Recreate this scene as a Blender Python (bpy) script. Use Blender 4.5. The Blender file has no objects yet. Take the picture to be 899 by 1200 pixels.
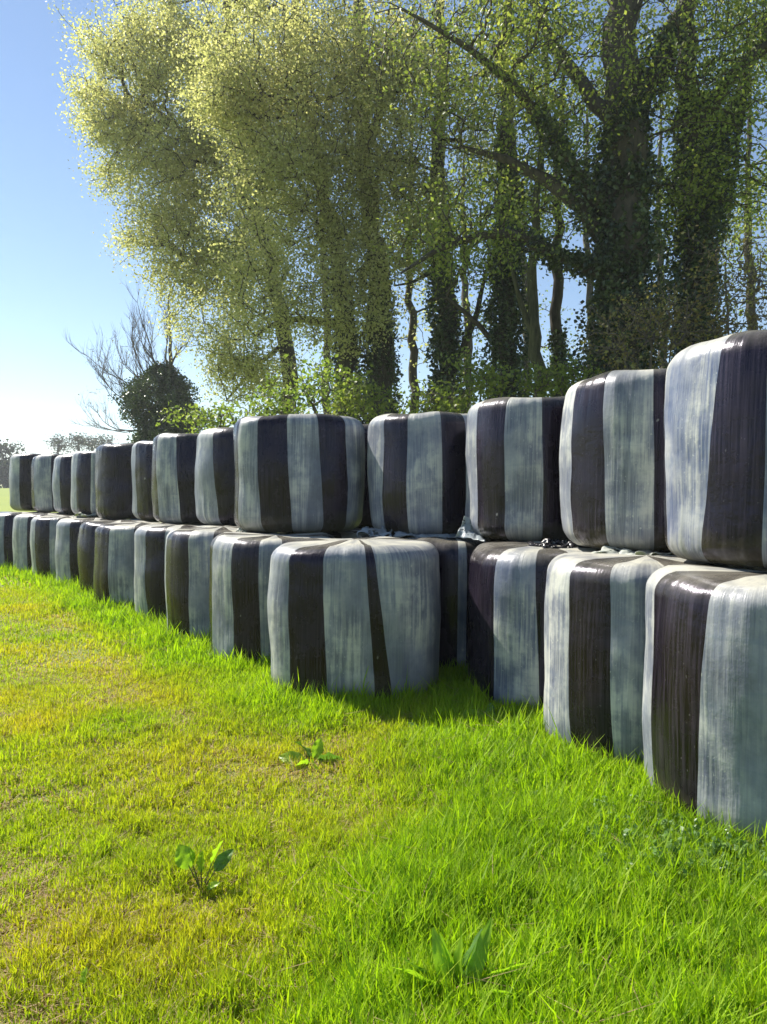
import bpy, math, random
import numpy as np
from mathutils import Vector, noise as mnoise

rng = np.random.default_rng(7)
random.seed(7)
SC = bpy.context.scene
COL = SC.collection
H_CAM = 1.615
F_PX = 867.0
PITCH = math.radians(1.78)
SUN_B, SUN_E = math.radians(-51), math.radians(44)     # bearing from +Y (towards +X positive), elevation

# ------------------------------------------------------------------ helpers
def smooth(a, b, x):
    t = np.clip((np.asarray(x, float) - a) / (b - a), 0, 1)
    return t * t * (3 - 2 * t)

_G = np.random.default_rng(3).random((64, 64))
def vnoise(x, y, s=1.0, o=0.0):
    """smooth value noise in [0,1] on arrays"""
    x = np.asarray(x, float) / s + o + 1000; y = np.asarray(y, float) / s + o * 1.7 + 1000
    xi = np.floor(x).astype(int); yi = np.floor(y).astype(int)
    fx = x - xi; fy = y - yi
    fx = fx * fx * (3 - 2 * fx); fy = fy * fy * (3 - 2 * fy)
    g = lambda a, b: _G[a % 64, b % 64]
    return (g(xi, yi) * (1 - fx) + g(xi + 1, yi) * fx) * (1 - fy) + (g(xi, yi + 1) * (1 - fx) + g(xi + 1, yi + 1) * fx) * fy

def terrain(x, y):
    x = np.asarray(x, float); y = np.asarray(y, float)
    d = np.hypot(x, y)
    z = 0.035 * (vnoise(x, y, 0.55) - 0.5) + 0.05 * (vnoise(x, y, 2.1, 5) - 0.5)
    z = z * (1 - smooth(12, 30, d))
    z = z + 1.75 * smooth(35, 130, d) + 2.5 * smooth(200, 600, d)
    return z

def tag(o, label=None, cat=None, group=None, kind=None):
    if label: o['label'] = label
    if cat: o['category'] = cat
    if group: o['group'] = group
    if kind: o['kind'] = kind
    return o

def empty(name, loc):
    o = bpy.data.objects.new(name, None); COL.objects.link(o); o.location = loc
    o.empty_display_size = 0.3
    return o

def make_mesh(name, V, F4=None, F3=None, mats=(), parent=None, loc=None, smooth_=True, col=None, uv=None, midx=None):
    """fast mesh from numpy arrays; F4 quads, F3 triangles"""
    me = bpy.data.meshes.new(name)
    V = np.asarray(V, np.float32)
    n4 = 0 if F4 is None else len(F4); n3 = 0 if F3 is None else len(F3)
    me.vertices.add(len(V)); me.vertices.foreach_set('co', V.ravel())
    li = []
    if n4: li.append(np.asarray(F4, np.int32).ravel())
    if n3: li.append(np.asarray(F3, np.int32).ravel())
    li = np.concatenate(li)
    me.loops.add(len(li)); me.loops.foreach_set('vertex_index', li)
    starts = np.concatenate([np.arange(n4) * 4, n4 * 4 + np.arange(n3) * 3]).astype(np.int32)
    me.polygons.add(n4 + n3); me.polygons.foreach_set('loop_start', starts)
    if midx is not None: me.polygons.foreach_set('material_index', np.asarray(midx, np.int32))
    me.polygons.foreach_set('use_smooth', np.full(n4 + n3, smooth_, bool))
    for m in mats: me.materials.append(m)
    me.update(calc_edges=True)
    if col is not None:
        a = me.color_attributes.new('Col', 'FLOAT_COLOR', 'POINT')
        c = np.ones((len(V), 4), np.float32); c[:, :3] = col
        a.data.foreach_set('color', c.ravel())
    if uv is not None:
        l = me.uv_layers.new(name='UVMap'); l.data.foreach_set('uv', np.asarray(uv, np.float32)[li].ravel())
    o = bpy.data.objects.new(name, me); COL.objects.link(o)
    if parent: o.parent = parent
    if loc is not None: o.location = loc
    return o

# ------------------------------------------------------------------ materials
class NT:
    def __init__(s, name):
        s.m = bpy.data.materials.new(name); s.m.use_nodes = True
        s.t = s.m.node_tree; s.t.nodes.clear()
        s.out = s.t.nodes.new('ShaderNodeOutputMaterial')
    def n(s, typ, **kw):
        nd = s.t.nodes.new(typ)
        for k, v in kw.items():
            if k.startswith('i_'):
                key = k[2:].replace('_', ' ')
                key = int(key) if key.isdigit() else key
                nd.inputs[key].default_value = v
            else: setattr(nd, k, v)
        return nd
    def l(s, a, b): s.t.links.new(a, b)
    def ramp(s, fac, stops, interp='LINEAR'):
        r = s.n('ShaderNodeValToRGB'); r.color_ramp.interpolation = interp
        e = r.color_ramp.elements
        while len(e) < len(stops): e.new(0.5)
        for q, (p, c) in zip(e, stops):
            q.position = p; q.color = (*c, 1) if len(c) == 3 else c
        s.l(fac, r.inputs[0]); return r.outputs[0]
    def mix(s, fac, a, b, mode='MIX'):
        m = s.n('ShaderNodeMix', data_type='RGBA', blend_type=mode)
        for sock, v in ((m.inputs[0], fac), (m.inputs[6], a), (m.inputs[7], b)):
            if hasattr(v, 'links'): s.l(v, sock)
            elif isinstance(v, (int, float)): sock.default_value = v
            else: sock.default_value = (*v, 1)
        return m.outputs[2]
    def math(s, op, a, b=0.0, clamp=False):
        m = s.n('ShaderNodeMath', operation=op, use_clamp=clamp)
        for sock, v in ((m.inputs[0], a), (m.inputs[1], b)):
            if hasattr(v, 'links'): s.l(v, sock)
            else: sock.default_value = v
        return m.outputs[0]

def film_vectors(t):
    """UV in metres (around, along), shifted per bale"""
    uv = t.n('ShaderNodeUVMap').outputs[0]
    rnd = t.n('ShaderNodeObjectInfo').outputs['Random']
    off = t.n('ShaderNodeCombineXYZ'); t.l(t.math('MULTIPLY', rnd, 37.0), off.inputs[0]); t.l(t.math('MULTIPLY', rnd, 91.0), off.inputs[1])
    add = t.n('ShaderNodeVectorMath', operation='ADD'); t.l(uv, add.inputs[0]); t.l(off.outputs[0], add.inputs[1])
    return uv, add.outputs[0], rnd

def scaled_noise(t, vec, sx, sy, detail=4, rough=.6, dist=0.0):
    mp = t.n('ShaderNodeMapping'); mp.inputs['Scale'].default_value = (sx, sy, 1)
    t.l(vec, mp.inputs[0])
    n = t.n('ShaderNodeTexNoise', i_Scale=1.0, i_Detail=detail, i_Roughness=rough, i_Distortion=dist)
    t.l(mp.outputs[0], n.inputs['Vector'])
    return n.outputs['Fac']

def film_material(name, pale):
    t = NT(name)
    uv, vec, rnd = film_vectors(t)
    streak = scaled_noise(t, vec, 75, 1.7, 5, .62)            # fine vertical streaks
    broad = scaled_noise(t, vec, 24, 1.0, 4, .6)              # broader runs
    cloud = scaled_noise(t, vec, 4.0, 3.2, 5, .62)            # blotches
    wave = scaled_noise(t, vec, 2.0, 14, 3, .5, 1.0)          # faint cross creases
    specks = scaled_noise(t, vec, 60, 38, 2, .5)
    sep = t.n('ShaderNodeSeparateXYZ'); t.l(uv, sep.inputs[0])
    v = sep.outputs[1]                                          # metres from the centre of the top
    top = t.math('SUBTRACT', 1.0, t.ramp(v, [(0.0, (0, 0, 0)), (0.50, (0.0,) * 3), (0.66, (1,) * 3)]), clamp=True)
    dust_n = t.ramp(cloud, [(0.30, (.25,) * 3), (0.60, (1,) * 3)])
    dust = t.math('MULTIPLY', top, dust_n)
    cloud2 = scaled_noise(t, vec, 2.2, 1.1, 3, .5)             # where the film is scuffed at all
    mask = t.ramp(cloud2, [(0.38, (0,) * 3), (0.54, (1,) * 3)])
    fine = t.ramp(streak, [(0.44, (0,) * 3), (0.60, (1,) * 3)])
    if pale:
        lo = t.mix(t.ramp(rnd, [(0.1, (0,) * 3), (0.9, (1,) * 3)]), (.074, .096, .178), (.118, .128, .165))
        base = t.mix(t.ramp(cloud, [(0.36, (0,) * 3), (0.64, (1,) * 3)]), lo, (.232, .250, .305))
        base = t.mix(t.ramp(broad, [(0.46, (0,) * 3), (0.62, (.6,) * 3)]), base, (.135, .145, .212))
        base = t.mix(t.math('MULTIPLY', fine, t.math('ADD', .12, t.math('MULTIPLY', mask, .42))), base, (.40, .405, .395))
        gone = t.ramp(t.math('ADD', t.math('MULTIPLY', broad, .5), t.math('MULTIPLY', cloud, .5)), [(0.48, (0,) * 3), (0.575, (1,) * 3)])
        base = t.mix(t.math('MULTIPLY', t.math('MULTIPLY', gone, mask), .8), base, (.52, .52, .47))
        base = t.mix(t.ramp(wave, [(0.56, (0,) * 3), (0.70, (.25,) * 3)]), base, (.11, .15, .21))
        drip = t.math('MULTIPLY', t.ramp(specks, [(0.66, (0,) * 3), (0.70, (1,) * 3)]), t.math('MULTIPLY', mask, .6))
        base = t.mix(drip, base, (.50, .51, .46))
        base = t.mix(dust, base, (.50, .48, .40))
        rough = t.ramp(cloud, [(0.3, (.30,) * 3), (0.7, (.50,) * 3)])
    else:
        lo = t.mix(t.ramp(rnd, [(0.1, (0,) * 3), (0.9, (1,) * 3)]), (.0035, .0025, .007), (.005, .003, .004))
        base = t.mix(t.ramp(cloud, [(0.40, (0,) * 3), (0.66, (.7,) * 3)]), lo, (.012, .008, .016))
        base = t.mix(t.math('MULTIPLY', fine, t.math('ADD', .12, t.math('MULTIPLY', mask, .55))), base, (.040, .031, .047))
        base = t.mix(t.ramp(broad, [(0.52, (0,) * 3), (0.8, (.6,) * 3)]), base, (.013, .008, .008))
        base = t.mix(t.ramp(specks, [(0.71, (0,) * 3), (0.75, (.5,) * 3)]), base, (.16, .15, .15))
        base = t.mix(t.math('MULTIPLY', dust, .75), base, (.20, .185, .15))
        rough = t.ramp(cloud, [(0.3, (.17,) * 3), (0.7, (.36,) * 3)])
    # laps of the film: each turn of wrap lies at a slightly different tone
    sep2 = t.n('ShaderNodeSeparateXYZ'); t.l(vec, sep2.inputs[0])
    lap = t.math('FLOOR', t.math('DIVIDE', t.math('ADD', sep2.outputs[0], t.math('MULTIPLY', sep2.outputs[1], .045)), .155))
    wn = t.n('ShaderNodeTexWhiteNoise', noise_dimensions='1D'); t.l(lap, wn.inputs['W'])
    tone = t.ramp(wn.outputs[0], [(0.0, (.80, .82, .84)), (1.0, (1.12, 1.12, 1.10))])
    base = t.mix(1.0, base, tone, 'MULTIPLY')
    # bird droppings and dried splashes, few and small
    drop = scaled_noise(t, vec, 16, 9, 1, .4)
    base = t.mix(t.ramp(drop, [(0.785, (0,) * 3), (0.83, (.8,) * 3)]), base, (.50, .49, .44))
    # mud splashed at the foot
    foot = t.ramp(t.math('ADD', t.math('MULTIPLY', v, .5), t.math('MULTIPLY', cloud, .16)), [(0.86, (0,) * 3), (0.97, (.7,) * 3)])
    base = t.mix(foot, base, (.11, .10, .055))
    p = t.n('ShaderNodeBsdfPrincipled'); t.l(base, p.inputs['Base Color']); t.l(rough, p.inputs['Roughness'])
    p.inputs['IOR'].default_value = 1.5
    p.inputs['Specular IOR Level'].default_value = .5 if pale else .36
    p.inputs['Specular Tint'].default_value = (.86, .88, 1, 1) if pale else (.78, .74, 1.0, 1)
    h = t.math('ADD', t.math('MULTIPLY', streak, .16), t.math('ADD', t.math('MULTIPLY', broad, .8), t.math('MULTIPLY', wave, .16)))
    h = t.math('ADD', h, t.math('MULTIPLY', cloud, 1.6))
    b = t.n('ShaderNodeBump', i_Strength=.30, i_Distance=.020); t.l(h, b.inputs['Height']); t.l(b.outputs[0], p.inputs['Normal'])
    t.l(p.outputs[0], t.out.inputs[0])
    return t.m

def leaf_material(name, a, b, c, trans=.45, rough=.45, hue_scale=.35):
    """leaves: per-leaf colour from the vertex colour's red channel, clumps from position"""
    t = NT(name)
    ca = t.n('ShaderNodeVertexColor', layer_name='Col')
    sp = t.n('ShaderNodeSeparateColor'); t.l(ca.outputs[0], sp.inputs[0])
    geo = t.n('ShaderNodeNewGeometry')
    n = t.n('ShaderNodeTexNoise', i_Scale=hue_scale, i_Detail=2.0); t.l(geo.outputs['Position'], n.inputs['Vector'])
    f = t.math('ADD', t.math('MULTIPLY', sp.outputs[0], .55), t.math('MULTIPLY', n.outputs['Fac'], .55), clamp=True)
    base = t.ramp(f, [(0.15, a), (0.5, b), (0.85, c)])
    p = t.n('ShaderNodeBsdfPrincipled'); t.l(base, p.inputs['Base Color']); p.inputs['Roughness'].default_value = rough
    tr = t.n('ShaderNodeBsdfTranslucent')
    t.l(t.mix(1.0, base, (1.12, 1.16, .70), 'MULTIPLY'), tr.inputs[0])
    mx = t.n('ShaderNodeMixShader', i_0=trans); t.l(p.outputs[0], mx.inputs[1]); t.l(tr.outputs[0], mx.inputs[2])
    t.l(mx.outputs[0], t.out.inputs[0])
    return t.m

def grass_material():
    t = NT('grass_blade')
    ca = t.n('ShaderNodeVertexColor', layer_name='Col')
    p = t.n('ShaderNodeBsdfPrincipled'); t.l(ca.outputs[0], p.inputs['Base Color']); p.inputs['Roughness'].default_value = .6; p.inputs['Specular IOR Level'].default_value = .3
    tr = t.n('ShaderNodeBsdfTranslucent')
    t.l(t.mix(1.0, ca.outputs[0], (1.3, 1.4, .5), 'MULTIPLY'), tr.inputs[0])
    mx = t.n('ShaderNodeMixShader', i_0=.5); t.l(p.outputs[0], mx.inputs[1]); t.l(tr.outputs[0], mx.inputs[2])
    t.l(mx.outputs[0], t.out.inputs[0])
    return t.m

def bark_material(name, a, b):
    t = NT(name)
    tc = t.n('ShaderNodeTexCoord')
    mp = t.n('ShaderNodeMapping'); mp.inputs['Scale'].default_value = (9, 9, 1.6); t.l(tc.outputs['Object'], mp.inputs[0])
    n = t.n('ShaderNodeTexNoise', i_Scale=1.5, i_Detail=6.0, i_Roughness=.65); t.l(mp.outputs[0], n.inputs['Vector'])
    base = t.ramp(n.outputs['Fac'], [(0.35, a), (0.65, b)])
    p = t.n('ShaderNodeBsdfPrincipled'); t.l(base, p.inputs['Base Color']); p.inputs['Roughness'].default_value = .85
    bp = t.n('ShaderNodeBump', i_Strength=.6, i_Distance=.04); t.l(n.outputs['Fac'], bp.inputs['Height']); t.l(bp.outputs[0], p.inputs['Normal'])
    t.l(p.outputs[0], t.out.inputs[0])
    return t.m

def ground_material():
    t = NT('ground_turf')
    geo = t.n('ShaderNodeNewGeometry')
    n1 = t.n('ShaderNodeTexNoise', i_Scale=1.1, i_Detail=5.0); t.l(geo.outputs['Position'], n1.inputs['Vector'])
    n2 = t.n('ShaderNodeTexNoise', i_Scale=28.0, i_Detail=6.0, i_Roughness=.7); t.l(geo.outputs['Position'], n2.inputs['Vector'])
    n3 = t.n('ShaderNodeTexNoise', i_Scale=.05, i_Detail=3.0); t.l(geo.outputs['Position'], n3.inputs['Vector'])
    near = t.ramp(n2.outputs['Fac'], [(0.3, (.07, .10, .015)), (0.5, (.18, .23, .03)), (0.7, (.31, .31, .08))])
    far = t.ramp(n3.outputs['Fac'], [(0.35, (.17, .25, .022)), (0.65, (.26, .32, .03))])
    far = t.mix(.35, far, near)
    ln = t.n('ShaderNodeVectorMath', operation='LENGTH'); t.l(geo.outputs['Position'], ln.inputs[0])
    f = t.math('DIVIDE', t.math('SUBTRACT', ln.outputs['Value'], 7.0), 14.0, clamp=True)
    base = t.mix(f, near, far)
    p = t.n('ShaderNodeBsdfPrincipled'); t.l(base, p.inputs['Base Color']); p.inputs['Roughness'].default_value = .95
    bp = t.n('ShaderNodeBump', i_Strength=.9, i_Distance=.03); t.l(n2.outputs['Fac'], bp.inputs['Height']); t.l(bp.outputs[0], p.inputs['Normal'])
    t.l(p.outputs[0], t.out.inputs[0])
    return t.m

def plain(name, c, rough=.5, trans=0.0):
    t = NT(name)
    tc = t.n('ShaderNodeTexCoord')
    n = t.n('ShaderNodeTexNoise', i_Scale=14.0, i_Detail=4.0); t.l(tc.outputs['Object'], n.inputs['Vector'])
    base = t.ramp(n.outputs['Fac'], [(0.3, tuple(q * .7 for q in c)), (0.7, tuple(min(1, q * 1.2) for q in c))])
    p = t.n('ShaderNodeBsdfPrincipled'); t.l(base, p.inputs['Base Color']); p.inputs['Roughness'].default_value = rough
    if trans:
        tr = t.n('ShaderNodeBsdfTranslucent'); t.l(t.mix(1.0, base, (1.2, 1.3, .6), 'MULTIPLY'), tr.inputs[0])
        mx = t.n('ShaderNodeMixShader', i_0=trans); t.l(p.outputs[0], mx.inputs[1]); t.l(tr.outputs[0], mx.inputs[2])
        t.l(mx.outputs[0], t.out.inputs[0])
    else: t.l(p.outputs[0], t.out.inputs[0])
    return t.m

M_PALE = film_material('pale_film', True)
M_DARK = film_material('black_film', False)
M_GRASS = grass_material()
M_GROUND = ground_material()
M_BARK = bark_material('bark_brown', (.030, .024, .016), (.085, .070, .048))
M_BARKG = bark_material('bark_mossy', (.040, .042, .018), (.12, .115, .055))
M_TWIG = bark_material('bark_twig', (.075, .060, .048), (.16, .13, .105))
M_SPRING = leaf_material('spring_leaf', (.26, .28, .115), (.45, .45, .225), (.62, .58, .35), .6)
M_YOUNG = leaf_material('young_leaf', (.11, .165, .03), (.20, .26, .05), (.33, .355, .09), .58)
M_IVY = leaf_material('ivy_leaf', (.018, .032, .012), (.045, .072, .026), (.12, .16, .07), .25, .32, .8)
M_SHRUB = leaf_material('shrub_leaf', (.10, .165, .03), (.19, .265, .05), (.31, .37, .09), .55)
M_BUD = leaf_material('bud_leaf', (.16, .11, .05), (.22, .18, .07), (.27, .27, .09), .45)
M_FAR = leaf_material('far_leaf', (.04, .05, .04), (.06, .075, .05), (.09, .105, .07), .25)

# ------------------------------------------------------------------ world, sun, camera
sun_v = Vector((math.sin(SUN_B) * math.cos(SUN_E), math.cos(SUN_B) * math.cos(SUN_E), math.sin(SUN_E)))
w = bpy.data.worlds.new('World'); SC.world = w; w.use_nodes = True
wt = w.node_tree; wt.nodes.clear()
sky = wt.nodes.new('ShaderNodeTexSky'); sky.sky_type = 'NISHITA'; sky.sun_disc = False
sky.sun_elevation = SUN_E; sky.sun_rotation = SUN_B
sky.altitude = 300; sky.air_density = 1.0; sky.dust_density = .0; sky.ozone_density = 1.5
bg = wt.nodes.new('ShaderNodeBackground'); bg.inputs[1].default_value = .076
wo = wt.nodes.new('ShaderNodeOutputWorld')
wt.links.new(sky.outputs[0], bg.inputs[0]); wt.links.new(bg.outputs[0], wo.inputs[0])

ld = bpy.data.lights.new('sun', 'SUN'); ld.energy = 4.9; ld.angle = math.radians(.53); ld.color = (1.0, .94, .83)
lo = bpy.data.objects.new('sun', ld); COL.objects.link(lo)
lo.rotation_euler = sun_v.to_track_quat('Z', 'Y').to_euler(); lo.location = (-20, 20, 30)

cd = bpy.data.cameras.new('camera'); cam = bpy.data.objects.new('camera', cd); COL.objects.link(cam)
cd.sensor_fit = 'VERTICAL'; cd.sensor_height = 36; cd.lens = 36 * F_PX / 1200
cd.clip_start = .05; cd.clip_end = 3000
cam.location = (0, 0, H_CAM); cam.rotation_euler = (math.pi / 2 - PITCH, 0, 0)
SC.camera = cam
SC.view_settings.view_transform = 'Standard'; SC.view_settings.look = 'None'
SC.view_settings.exposure = 1.05; SC.view_settings.gamma = 1; SC.view_settings.use_curve_mapping = False
SC.cycles.max_bounces = 8; SC.cycles.transmission_bounces = 4; SC.cycles.diffuse_bounces = 4

def project(x, y, z):
    dz = z - H_CAM
    yc = y * math.cos(PITCH) - dz * math.sin(PITCH)
    zc = y * math.sin(PITCH) + dz * math.cos(PITCH)
    return 449.5 + F_PX * x / yc, 600 - F_PX * zc / yc

def at(px, py, Y):
    """world point at depth Y seen at a photograph pixel (used to read real positions off the photo)"""
    u = (px - 449.5) / F_PX; v = (600 - py) / F_PX
    d = Vector((u, math.cos(PITCH) + v * math.sin(PITCH), -math.sin(PITCH) + v * math.cos(PITCH)))
    k = Y / d.y
    return Vector((u * k, Y, H_CAM + d.z * k))

# ------------------------------------------------------------------ ground
def build_ground():
    rings = np.concatenate([[0.0], np.linspace(.5, 12, 47), np.geomspace(12.5, 620, 58)])
    na = 160
    ang = np.linspace(0, 2 * np.pi, na, endpoint=False)
    R, A = np.meshgrid(rings, ang, indexing='ij')
    X = R * np.sin(A); Y = R * np.cos(A); Z = terrain(X, Y)
    V = np.stack([X, Y, Z], -1).reshape(-1, 3)
    nr = len(rings)
    i, j = np.meshgrid(np.arange(1, nr - 1), np.arange(na), indexing='ij')
    a = i * na + j; b = i * na + (j + 1) % na
    F4 = np.stack([a, a + na, b + na, b], -1).reshape(-1, 4)
    j = np.arange(na)
    F3 = np.stack([np.zeros(na, int), na + j, na + (j + 1) % na], -1)
    o = make_mesh('ground', V, F4, F3, [M_GROUND])
    tag(o, kind='structure')
build_ground()

# ------------------------------------------------------------------ bales
BALE_FOOT = []
def make_bale(c, z0, z1, stripes, label, a=.59, b=.595, ex=2.2, rot=0.0, seed=0, lean=0.0):
    """a round bale standing on its end, wrapped in alternating black and pale film.
    stripes: [(colour, px or (px_top, px_bottom) of its right edge), ...] from the left silhouette"""
    rs = random.Random(seed * 77 + 5)
    h = z1 - z0
    cx, cy = c
    def outline(phi):
        cc, ss = np.cos(phi), np.sin(phi)
        r = (np.abs(cc / a) ** ex + np.abs(ss / b) ** ex) ** (-1 / ex)
        x, y = r * cc, r * ss
        return x * math.cos(rot) - y * math.sin(rot), x * math.sin(rot) + y * math.cos(rot)
    # photo column -> angle on the outline
    ph = np.linspace(0, 2 * np.pi, 1440, endpoint=False)
    ox, oy = outline(ph)
    px = np.array([project(cx + x, cy + y, (z0 + z1) / 2)[0] for x, y in zip(ox, oy)])
    iL = int(np.argmin(px)); iR = int(np.argmax(px))
    seq = np.arange(iL, iR + 1 if iR > iL else iR + 1441)
    sp = px[seq % 1440]; phs = ph[0] + seq * 2 * np.pi / 1440
    def ang(p): return float(np.interp(p, sp, phs))
    phL = phs[0]
    bounds = []     # (angle_top, angle_bottom, colour of the stripe ending there)
    for colr, e in stripes:
        e = e if isinstance(e, tuple) else (e, e)
        bounds.append((ang(e[0]), ang(e[1]), colr))
    start = phL - rs.uniform(.12, .25)
    end = start + 2 * np.pi
    lastc = bounds[-1][2]; cur = bounds[-1][0]
    if phs[-1] - cur < .02:
        cur += rs.uniform(.1, .3); bounds[-1] = (cur, cur, lastc)
    while True:
        lastc = 'k' if lastc == 'g' else 'g'
        cur += rs.uniform(.42, .68)
        if end - cur < .35:
            bounds.append((end, end, 'k' if bounds[0][2] == 'g' else 'g')) if lastc != bounds[0][2] else bounds.append((end, end, lastc))
            break
        t = rs.uniform(-.05, .05)
        bounds.append((cur + t, cur - t, lastc))
    # profile: (distance factor from the axis, height); s = metres along the film from the top centre
    ct, cb = .12 + rs.uniform(-.02, .02), .13 + rs.uniform(-.02, .03)
    R0 = (a + b) / 2; belly = rs.uniform(.015, .045); sagp = rs.uniform(.7, 1.15)
    if not lean: lean = rs.uniform(-.018, .018)
    prof = []
    for q in (0.0, .25, .5, .68, 1 - ct / R0): prof.append((q, h - .0 + .012 * (1 - q)))
    for k in range(1, 8):
        t = k / 8 * math.pi / 2; prof.append((1 - ct / R0 + ct / R0 * math.sin(t), h - ct + ct * math.cos(t)))
    for k in range(0, 15):
        t = k / 14; zz = (h - ct) * (1 - t) + cb * t; prof.append((1.0 + belly * math.sin(math.pi * t ** sagp), zz))
    for k in range(1, 8):
        t = k / 8 * math.pi / 2; prof.append((1 - cb / R0 + cb / R0 * math.cos(t), cb - cb * math.sin(t)))
    prof.append((1 - cb / R0, 0)); prof.append((0.3, 0.0))
    prof = np.array(prof)
    s = np.concatenate([[0], np.cumsum(np.hypot(np.diff(prof[:, 0]) * R0, np.diff(prof[:, 1])))])
    # columns
    ct_, cb_, cm = [], [], []
    pt, pb = start, start
    for (bt, bb, colr) in bounds:
        n = max(2, int(math.ceil((max(bt - pt, bb - pb)) / .05)))
        for k in range(n):
            f = k / n
            ct_.append(pt + (bt - pt) * f); cb_.append(pb + (bb - pb) * f); cm.append(0 if colr == 'g' else 1)
        pt, pb = bt, bb
    ct_ = np.array(ct_); cb_ = np.array(cb_); nc = len(ct_); npf = len(prof)
    wgt = np.clip((h - prof[:, 1]) / h, 0, 1)
    wob = np.array([mnoise.noise(Vector((seed * 3.1, z * 1.6, 4))) * .018 for z in prof[:, 1]])
    PHI = ct_[None, :] * (1 - wgt[:, None]) + cb_[None, :] * wgt[:, None] + wob[:, None]
    X, Y = outline(PHI)
    X = X * prof[:, :1]; Y = Y * prof[:, :1]; Z = np.repeat(prof[:, 1:2], nc, 1).copy()
    # uneven bulges of the packed crop
    so = Vector((seed * 11.3, seed * 5.7, seed * 2.9))
    for i in range(npf):
        for j in range(nc):
            p = Vector((X[i, j], Y[i, j], Z[i, j]))
            n1 = mnoise.noise(p * 1.9 + so); n2 = mnoise.noise(p * 5.2 + so * 2)
            n3 = mnoise.noise(Vector((PHI[i, j] * 9.0, p.z * 1.2, seed)))
            q = prof[i, 0]
            d = (n1 * .026 + n2 * .007 + n3 * .004) * min(1, q * 1.2)
            e1 = math.exp(-((p.z - (h - ct)) / .10) ** 2) + math.exp(-((p.z - cb) / .12) ** 2)   # pleats gathered at the rims
            d += mnoise.noise(Vector((PHI[i, j] * 17.0, p.z * 1.5, seed + 7))) * .011 * min(1, e1) * (1 if q > .7 else q)
            r = math.hypot(p.x, p.y) + 1e-6
            X[i, j] += p.x / r * d; Y[i, j] += p.y / r * d
            if p.z > .1 and q < .95: Z[i, j] += (n1 * .028 + n2 * .010) * min(1, (p.z - .1) / .5) * (1 - max(0, q - .8) / .2 if q > .8 else 1)
    X = X + lean * Z
    V = np.stack([X, Y, Z], -1).reshape(-1, 3)
    Vc = np.array([[lean * h, 0, Z[0].mean()], [0, 0, 0.0]])
    # a duplicate seam column keeps the film's UVs continuous
    i, j = np.meshgrid(np.arange(1, npf - 1), np.arange(nc), indexing='ij')
    A = i * nc + j; B = i * nc + (j + 1) % nc
    F4 = np.stack([A, A + nc, B + nc, B], -1).reshape(-1, 4)
    mi4 = np.tile(cm, npf - 2)
    ctop, cbot = npf * nc, npf * nc + 1
    jj = np.arange(nc)
    Ft = np.stack([np.full(nc, ctop), nc + jj, nc + (jj + 1) % nc], -1)
    l = (npf - 1) * nc
    Fb = np.stack([np.full(nc, cbot), l + (jj + 1) % nc, l + jj], -1)
    V = np.concatenate([V, Vc])
    U = np.stack([PHI * R0, np.repeat(s[:, None], nc, 1)], -1).reshape(-1, 2)
    U = np.concatenate([U, [[0, 0], [0, s[-1]]]])
    mi = np.concatenate([mi4, cm, cm])
    o = make_mesh('wrapped_bale', V, F4, np.concatenate([Ft, Fb]), [M_PALE, M_DARK], uv=U, midx=mi, loc=(cx, cy, z0))
    tag(o, label, 'bale', 'film wrapped bales stacked two high')
    if z0 < .3: BALE_FOOT.append((cx, cy, a, b, ex, rot))
    return o

Z = .0
LOW = [
 ((1.98, 3.70), 1.19, [('g', (768, 768)), ('k', (830, 818)), ('g', (912, 905)), ('k', 960), ('g', 1010)], 'nearest bottom bale, cut by the right edge, black stripe beside a wide blue grey one', {}),
 ((1.66, 4.66), 1.18, [('g', (667, 672)), ('k', (712, 722)), ('g', 785), ('k', 840)], 'second bottom bale from the right, creamy sunlit stripe on its left beside black and blue', {}),
 ((1.27, 5.75), 1.17, [('k', 579), ('g', (625, 633)), ('k', 668)], 'bottom bale third from the right, with a diagonal shadow across its black stripe', {}),
 ((-.225, 6.10), 1.18, [('g', (337, 341)), ('k', (377, 384)), ('g', (428, 440)), ('k', (438, 460)), ('g', 530)], 'widest bottom bale at the bend, black wedge stripe between two scuffed pale ones', dict(a=.685, b=.61, ex=2.8, rot=-.08)),
 ((-1.04, 7.10), 1.17, [('k', 249), ('g', (271, 275)), ('k', (302, 306)), ('g', 330)], 'bottom bale just left of the widest bale, one black stripe between two pale stripes', {}),
 ((-1.77, 8.14), 1.18, [('g', 196), ('k', 222), ('g', 250), ('k', 275)], 'bottom bale under the boxy upper bale, black left half and wide blue grey right half', {}),
 ((-2.46, 9.22), 1.16, [('g', (171, 173)), ('k', 194), ('g', 212)], 'bottom bale third left of the widest bale, narrow pale left stripe and broad black front', {}),
 ((-3.35, 10.23), 1.14, [('k', 128), ('g', 158), ('k', 185)], 'bottom bale with black left rim and broad grey band, left of centre under upper bales', {}),
 ((-4.04, 11.38), 1.13, [('k', 125), ('g', 140)], 'narrowly seen bottom bale that shows only a dull olive black side', {}),
 ((-4.84, 12.41), 1.12, [('g', 82), ('k', 110)], 'bottom bale half grey and half black, left of the olive black one', {}),
 ((-5.69, 13.35), 1.12, [('g', 43), ('k', 59), ('g', 68), ('k', 85)], 'bottom bale with a bluish dark middle between two pale edges, far along the row', {}),
 ((-6.48, 14.25), 1.13, [('g', 32), ('k', 55)], 'bottom bale second from the left edge of the photo, pale left and dark right', {}),
 ((-7.35, 15.04), 1.14, [('k', -8), ('g', 5), ('k', 25)], 'farthest bottom bale in view at the left edge of the photo', {}),
 ((.66, 6.93), 1.165, [('k', 536), ('g', 546), ('k', 600)], 'dark bottom bale recessed in shade between the widest bale and its right neighbour', {}),
]
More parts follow.
